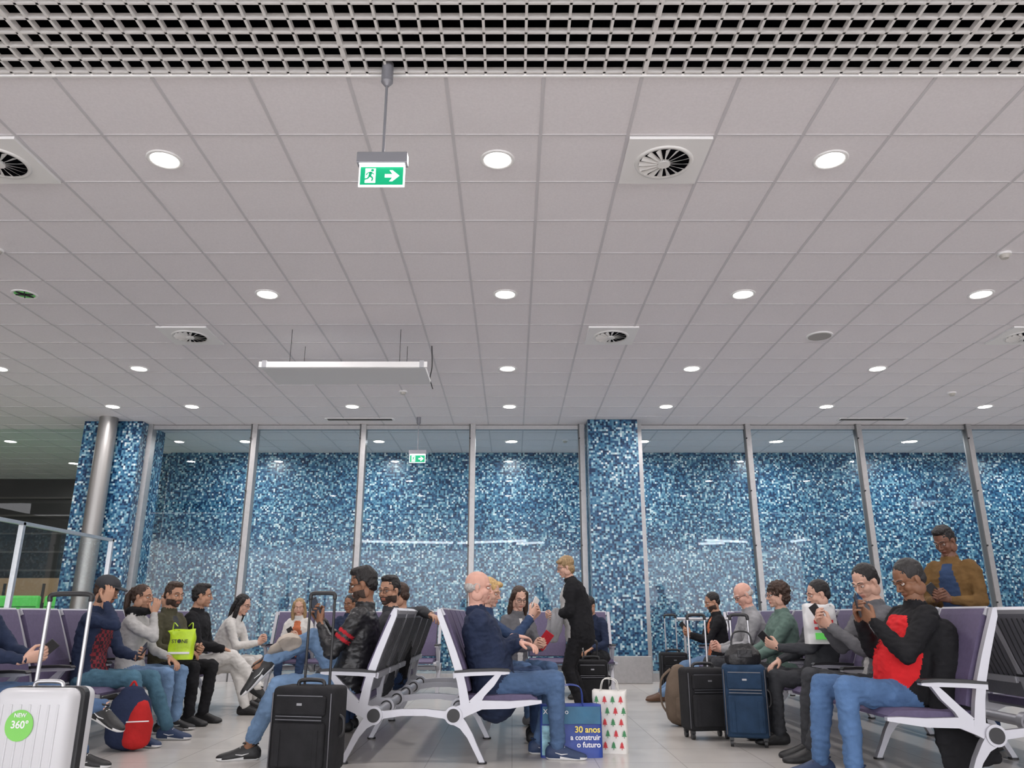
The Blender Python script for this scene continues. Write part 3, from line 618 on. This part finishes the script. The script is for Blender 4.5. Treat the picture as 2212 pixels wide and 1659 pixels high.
C6=person('seated_woman',.02,8.3,-55,S=1.0,lean=(0,10),head=(-14,20),top=MGR,pants=JM,sk=LIGHT,hr=HBR,hair='long',shirt=WHT,sw=.035,shoe=S_GR,LH=(.34,.12,.70,'phone'),RH=(.34,.0,.70,'phone'),fem=1,glasses=True)
phone(C6,'R',RS,1.3,'red_tablet')
C7=person('standing_woman',.74,8.8,180,S=.955,pz=.885,lean=(4,13),head=(10,18),LA=(.02,.10,.085),RA=(-.06,-.10,.085),LH=(.30,.02,.98,'phone'),RH=(.28,.0,.96,'phone'),
  top=BLK,pants=BLK,sk=LIGHT,hr=HDB,hair='bob',shirt=LGR,sw=.14,shoe=S_BLK,kp=(1,0,0),kpr=(1,0,0),fem=1,belly=.05,glasses=True,longj=.10,bulk=1.26)
C8=person('seated_man',1.12,10.7,-120,S=.98,lean=(14,10),head=(0,15),top=NAV,pants=BLK,sk=TAN,hr=HB,hair='short',shoe=S_BLK,LH=(.42,.1,.6,'lap'),RH=(.42,-.1,.6,'lap'))
L0=person('seated_man',-3.62,5.5,0,S=1.08,lean=(-12,6),head=(0,10),top=NAV,pants=JM,sk=LIGHT,hr=HBR,hair='short',shoe=S_BLK,sole=S_WS,LA=(.66,.30,.085),RA=(.92,-.02,.42),RH=(.40,-.10,.72,'phone'),LH=(.4,.06,.72,'phone'),rf=(-12,20),kpr=(.2,0,1))
phone(L0,'R')
L1=person('seated_man',-3.52,6.85,0,S=1.04,lean=(-8,14),head=(-4,16),top=NAV,pants=JT,sk=TAN,hr=HBR,hair='thin',shirt=PLD,sw=.13,shoe=S_NAV,sole=S_WS,LA=(.62,.2,.085),RA=(.55,-.16,.085),RH=(.12,-.14,1.10,'face',(.2,-.5,-1)),LH=(.36,.05,.66,'phone'),cap=DGR,beard=BEARD,rf=(-15,0))
phone(L1,'L')
L2=person('seated_woman',-3.50,7.5,0,S=.98,lean=(-4,8),head=(-6,4),top=LGR,pants=JL,sk=TAN,hr=HBR,hair='pony',scarf=BLK,shoe=S_BLK,sole=S_WS,RH=(.17,-.02,1.02,'face',(.2,-.5,-1)),LH=(.34,.06,.62,'lap'),fem=1)
L3=person('seated_man',-3.45,8.1,-12,S=1.03,lean=(-6,10),head=(-18,6),top=OLV,pants=BLK,sk=TAN,hr=HBR,hair='quiff',beard=BEARD,shoe=S_BLK,shirt=DGR,RH=(.30,-.12,.68,'lap'),LH=(.34,.04,.70,'grip'))
L4=person('seated_man',-3.42,8.75,0,S=1.04,lean=(-6,10),head=(14,2),top=BLK,pants=WHT,sk=TAN,hr=HB,hair='quiff',shoe=S_BLK,LA=(.62,-.02,.085),RA=(.72,.06,.26),kpr=(.2,0,1),bulk=1.14,RH=(.34,-.06,.66,'lap'),rf=(0,30))
L5=person('seated_woman',-3.38,9.4,0,S=.98,lean=(12,12),head=(-10,18),top=WHT,pants=WHT,sk=LIGHT,hr=HB,hair='long',glasses=True,shoe=S_BLK,RH=(.46,-.06,.70,'phone'),LH=(.46,.06,.70,'phone'),fem=1)
L6=person('seated_man',-4.45,10.4,180,S=1.05,lean=(-4,4),head=(0,0),top=DGR,pants=JD,sk=TAN,hr=HB,hair='short',shoe=S_BLK)
F1=person('seated_woman',-2.86,10.9,-90,S=.92,lean=(6,6),head=(10,14),top=WHT,pants=JD,sk=LIGHT,hr=HDB,hair='long',shoe=S_BLK,LH=(.3,.06,.72,'phone'),RH=(.3,-.06,.72,'phone'),fem=1,shirt=ORG)
phone(F1,'L')
F2=person('seated_man',-2.2,10.9,-90,S=.96,lean=(-4,6),head=(-20,10),top=NAV,pants=JD,sk=BROWN,hr=HB,hair='short',shoe=S_BLK)

# ------------------------------------------------------------ luggage
def handle(b,w,y,z0,z1,m,r=.009):
    for s in (-1,1): b.cyl((s*w/2,y,z0),(s*w/2,y,z1),r,m,10)
    P=smoothpts([(-w/2,y,z1-.01),(-w/2+.01,y,z1+.02),(0,y,z1+.025),(w/2-.01,y,z1+.02),(w/2,y,z1-.01)]); b.add(limb(P,[.014]*len(P),8),M_dark)
def wheels(b,w,d):
    for sx in (-1,1):
        for sy in (-1,1):
            b.cyl((sx*(w/2-.04)-.012,sy*(d/2-.04),.028),(sx*(w/2-.04)+.012,sy*(d/2-.04),.028),.028,M_dark,14); b.box((sx*(w/2-.04),sy*(d/2-.04),.06),(.035,.035,.03),M_dark)
def soft_case(name,X,Y,rot,w,d,h,hz,col,hm=None):
    b=B(); z=.065
    b.box((0,0,z+h/2),(w,d,h),col,.035,seg=4)
    b.box((0,-d/2-.015,z+h*.33),(w*.82,.05,h*.52),col,.02,seg=4); b.box((0,-d/2-.012,z+h*.78),(w*.8,.04,h*.24),col,.018,seg=4)
    zp=mat('zipper',(.10,.10,.11),.35,.5)
    for zz in (z+h*.62,z+h*.66,z+h*.9): b.box((0,-d/2-.036 if zz<z+h*.65 else -d/2-.034,zz),(w*.74,.004,.006),zp)
    for s in (-1,1): b.add(limb([(s*w*.47,-d/2-.004,z+.03),(s*w*.47,-d/2-.004,z+h-.04)],[.005]*2,6),zp); b.box((s*w*.30,-d/2-.042,z+h*.30),(.03,.008,h*.42),col,.003)
    P=smoothpts([(-.09,0,z+h-.005),(-.07,0,z+h+.03),(.07,0,z+h+.03),(.09,0,z+h-.005)]); b.add(limb(P,[.013]*len(P),8),M_dark)
    P=smoothpts([(w/2-.005,0,z+h*.4),(w/2+.025,0,z+h*.45),(w/2+.025,0,z+h*.6),(w/2-.005,0,z+h*.65)]); b.add(limb(P,[.011]*len(P),8),M_dark)
    b.box((0,-d/2-.034,z+h*.80),(.035,.004,.014),mat('luggage_badge',(.25,.25,.26),.4,.6))
    handle(b,w*.42,d/2-.04,z+h-.02,hz,hm or M_dark); wheels(b,w,d)
    return b.finish(name,(X,Y,0),(0,0,radians(rot)))
CB=cloth('luggage_black',(.018,.018,.02)); CN=cloth('luggage_navy',(.02,.045,.09)); CT=cloth('bag_taupe',(.16,.12,.09))
soft_case('black_suitcase',-1.30,5.35,-12,.42,.24,.50,1.12,CB)
soft_case('black_suitcase',1.66,7.15,8,.38,.24,.50,.98,CB,M_alu)
soft_case('navy_suitcase',1.90,6.75,-14,.34,.24,.55,.98,CN,M_alu)
soft_case('black_suitcase',.88,9.1,0,.36,.22,.46,.70,CB)
soft_case('black_suitcase',2.15,10.9,0,.36,.22,.46,.98,CB,M_alu)
b=B(); MWc=mat('suitcase_white_shell',(.62,.62,.64),.3)
b.box((0,0,.355),(.42,.25,.56),MWc,.05,seg=5)
for i in range(7): b.box((-.15+i*.05,-.126,.33),(.012,.006,.46),MWc,.002)
b.box((0,0,.355),(.424,.012,.564),M_dark,.045,seg=4)
P=smoothpts([(-.08,0,.635),(-.06,0,.66),(.06,0,.66),(.08,0,.635)]); b.add(limb(P,[.011]*len(P),8),M_alu)
handle(b,.24,.07,.6,1.09,M_alu,.011); wheels(b,.42,.25)
b.cyl((-.04,-.128,.46),(-.04,-.131,.46),.075,mat('sticker_green',(.22,.62,.12),.5),36)
wc=b.finish('white_suitcase',(-2.47,4.4,0),(0,0,radians(-4)))
TW=mat('print_white',(.85,.85,.85),.6)
text('NEW','sticker_text_new',wc,(-.04,-.133,.50),.028,TW,bold=.0006); text('360°','sticker_text_360',wc,(-.035,-.133,.448),.05,TW,bold=.001)
b=B(); RB=cloth('backpack_red',(.45,.02,.02)); NB=cloth('backpack_navy',(.02,.03,.07))
b.add(limb([(0,0,.10),(0,0,.22),(0,.0,.36),(0,0,.42)],[(.16,.10),(.165,.11),(.14,.09),(.09,.05)],20,ref=(1,0,0)),NB)
b.add(limb([(.06,-.05,.08),(.07,-.06,.2),(.05,-.05,.33)],[(.11,.07),(.11,.075),(.08,.04)],18,ref=(1,0,0)),RB)
for s in (-1,1):
    P=smoothpts([(s*.06,.08,.42),(s*.10,.14,.34),(s*.10,.15,.2),(s*.07,.1,.08)]); b.add(limb(P,[(.025,.006)]*len(P),8),NB)
P=smoothpts([(-.03,0,.45),(0,0,.50),(.03,0,.45)]); b.add(limb(P,[.008]*len(P),8),RB)
b.box((.07,-.137,.22),(.16,.004,.008),TW); b.finish('backpack',(-2.98,6.5,0),(0,0,radians(20)))
b=B(); b.add(limb([(0,0,.11),(0,0,.25),(0,.0,.42),(0,0,.50)],[(.15,.11),(.155,.12),(.13,.09),(.08,.05)],20,ref=(1,0,0)),CT); b.add(limb([(-.02,-.08,.1),(-.02,-.08,.24)],[(.1,.05),(.1,.04)],16,ref=(1,0,0)),CT)
for s in (-1,1):
    P=smoothpts([(s*.05,.06,.5),(s*.1,.14,.4),(s*.1,.15,.2),(s*.07,.1,.1)]); b.add(limb(P,[(.02,.006)]*len(P),8),CT)
b.finish('backpack',(1.60,7.9,0),(0,0,.5))
b=B(); hb=remesh(*join([limb([(0,0,.03),(0,0,.08),(0,0,.14)],[(.15,.07),(.15,.075),(.11,.03)],20,ref=(1,0,0))]),.010,2)
for p in hb[0]: p+=V((0,0,1))*noise.noise(p*25)*.012
b.add(hb,LEATHER)
P=smoothpts([(-.09,0,.14),(-.06,0,.25),(.06,0,.25),(.09,0,.14)]); b.add(limb(P,[.007]*len(P),8),LEATHER); b.box((0,-.072,.09),(.12,.01,.06),LEATHER,.004); b.finish('handbag',(1.90,6.73,.61))
def crumple_bag(b,w,d,h,m,ns=.012,M=None,flare=.0):
    rings=[];n=28
    for i in range(12):
        t=i/11; z=h*t; r=[]
        for j in range(n):
            a=2*pi*j/n; c=cos(a);s=sin(a); x=w/2*math.copysign(abs(c)**.35,c)*(1+flare*t); y=d/2*math.copysign(abs(s)**.35,s)*(1-.35*t)
            p=V((x,y,z)); k=noise.noise(p*14+V((w*31,0,0)))*ns*(.3+t); r.append(p+V((k*.6,k,k*.5 if i else 0)))
        rings.append(r)
    inner=[[V((p.x*.96,p.y*.9,p.z-.0)) for p in r] for r in rings[::-1]]
    b.add(loft(rings+inner[:8],False),m,M); 
b=B(); BB=mat('bag_royal_blue',(.02,.055,.30),.45,0,.08,6,.3,14); BT=mat('bag_teal',(.02,.12,.22),.45,0,.15,8,.3,14)
crumple_bag(b,.46,.16,.36,BB,.008)
b.box((0,-.083,.29),(.43,.004,.12),BT,.001); b.box((-.15,-.086,.12),(.14,.003,.2),mat('bag_photo_print',(.20,.38,.45),.5,0,.5,20),.001)
for s in (-1,1):
    P=smoothpts([(-.09,s*.05,.35),(-.07,s*.05,.48),(.07,s*.05,.48),(.09,s*.05,.35)]); b.add(limb(P,[(.014,.003)]*len(P),8),BB)
sb=b.finish('blue_shopping_bag',(.44,6.26,0),(0,0,0))
YL=mat('print_yellow',(.85,.68,.12),.6)
text('30 anos','bag_text',sb,(.21,-.096,.175),.060,YL,'RIGHT',bold=.0012); text('a construir','bag_text',sb,(.21,-.096,.125),.050,TW,'RIGHT',bold=.001); text('o futuro','bag_text',sb,(.21,-.096,.075),.052,TW,'RIGHT',bold=.001)
text('Xavresso','bag_text',sb,(-.21,-.096,.30),.05,TW,'LEFT')
b=B(); WB=mat('bag_white',(.72,.70,.66),.5,0,.05,8,.3,16); crumple_bag(b,.26,.18,.44,WB,.012)
TR=mat('print_red',(.55,.03,.04),.6); TG=mat('print_green',(.04,.22,.08),.6)
for i in range(4):
    for j in range(5):
        x=-.095+i*.062+(.02 if j%2 else 0); z=.04+j*.08; m=TR if (i+j)%2 else TG; yy=-.094+.033*(z/.44)
        if x>.12: continue
        for t in range(3): b.poly([(x-.02+.004*t,yy-.006,z+.012*t),(x+.02-.004*t,yy-.006,z+.012*t),(x,yy-.004,z+.022+.012*t)],m)
        b.box((x,yy-.005,z-.006),(.004,.002,.014),m)
for s in (-1,1):
    P=smoothpts([(-.07,s*.05,.43),(-.04,s*.06,.52),(.05,s*.05,.51),(.07,s*.05,.43)]); b.add(limb(P,[(.012,.003)]*len(P),8),WB)
b.finish('christmas_shopping_bag',(.76,6.46,0),(0,0,radians(-12)))
b=B(); LB=mat('bag_lime',(.50,.72,.02),.4,0,.15,12,.5,18); crumple_bag(b,.23,.10,.27,LB,.030)
for s in (-1,1): P=smoothpts([(s*.09,0,.26),(s*.085,0,.33),(s*.05,0,.30)]); b.add(limb(P,[(.016,.004)]*len(P),8),LB)
b.box((0,-.056,.06),(.19,.01,.02),TW,.002)
lb=b.finish('lime_shopping_bag',(-3.14,7.72,.60),(0,0,radians(8)))
text('ST●NE','bag_text',lb,(0,-.068,.15),.045,M_dark,bold=.0008)
b=B(); PB=mat('bag_plastic_white',(.70,.70,.70),.35,0,.06,10,.5,18); crumple_bag(b,.26,.12,.30,PB,.035)
b.box((0,-.062,.17),(.16,.008,.03),TR,.001); b.box((0,-.064,.12),(.16,.008,.02),TR,.001); b.box((0,-.066,.06),(.16,.008,.05),MG,.001); b.finish('plastic_carrier_bag',(2.50,6.55,.78),(0,0,.1))  # green print shares the added glow of the lounge chairs
# beige cap on knee
b=B(); CAPM=cloth('cap_beige',(.46,.40,.34))
cg=remesh(*join([ell((0,0,.0),(.10,.085,.085))]),.008,2)
for p in cg[0]: p.z=max(p.z,0)+noise.noise(p*20)*.006
b.add(cg,CAPM)
b.add(loft([[V((.06,-.065,.003)),V((.12,-.055,-.012)),V((.165,0,-.02)),V((.12,.055,-.012)),V((.06,.065,.003))],[V((.06,-.065,-.004)),V((.12,-.055,-.02)),V((.165,0,-.028)),V((.12,.055,-.02)),V((.06,.065,-.004))]]),CAPM)
b.finish('baseball_cap',(-1.68,6.12,.79),(radians(35),radians(15),radians(180)))
b=B(); P=[(0,0,.05),(0,0,.0),(-.01,0,-.14),(.0,0,-.24)]; fc=remesh(*limb(P,[(.07,.05),(.085,.07),(.09,.06),(.06,.03)],18,ref=(1,0,0)),.010,3)
for p in fc[0]: p+=V((1,1,0))*noise.noise(V((p.x*25,p.y*25,p.z*8)))*.02
b.add(fc,GRY); b.finish('folded_coat',(.48,8.72,.98),(0,radians(10),0))
b=B()
for x in (2.4,3.2): b.cyl((x,11.25,0),(x,11.25,.95),.02,M_alu)
b.cyl((2.3,11.25,.95),(4.2,11.25,.95),.022,M_alu); b.finish('hand_rail')

# ------------------------------------------------------------ world + camera
w=bpy.data.worlds.new('World'); sc.world=w; w.use_nodes=True; bg=w.node_tree.nodes['Background']; bg.inputs[0].default_value=(.95,.95,1,1); bg.inputs[1].default_value=4.3
cam=bpy.data.cameras.new('camera'); cam.lens=27.1; cam.sensor_width=36; co=bpy.data.objects.new('camera',cam); sc.collection.objects.link(co)
co.location=(0,0,1.0); co.rotation_euler=(radians(90+16.7),0,0); sc.camera=co
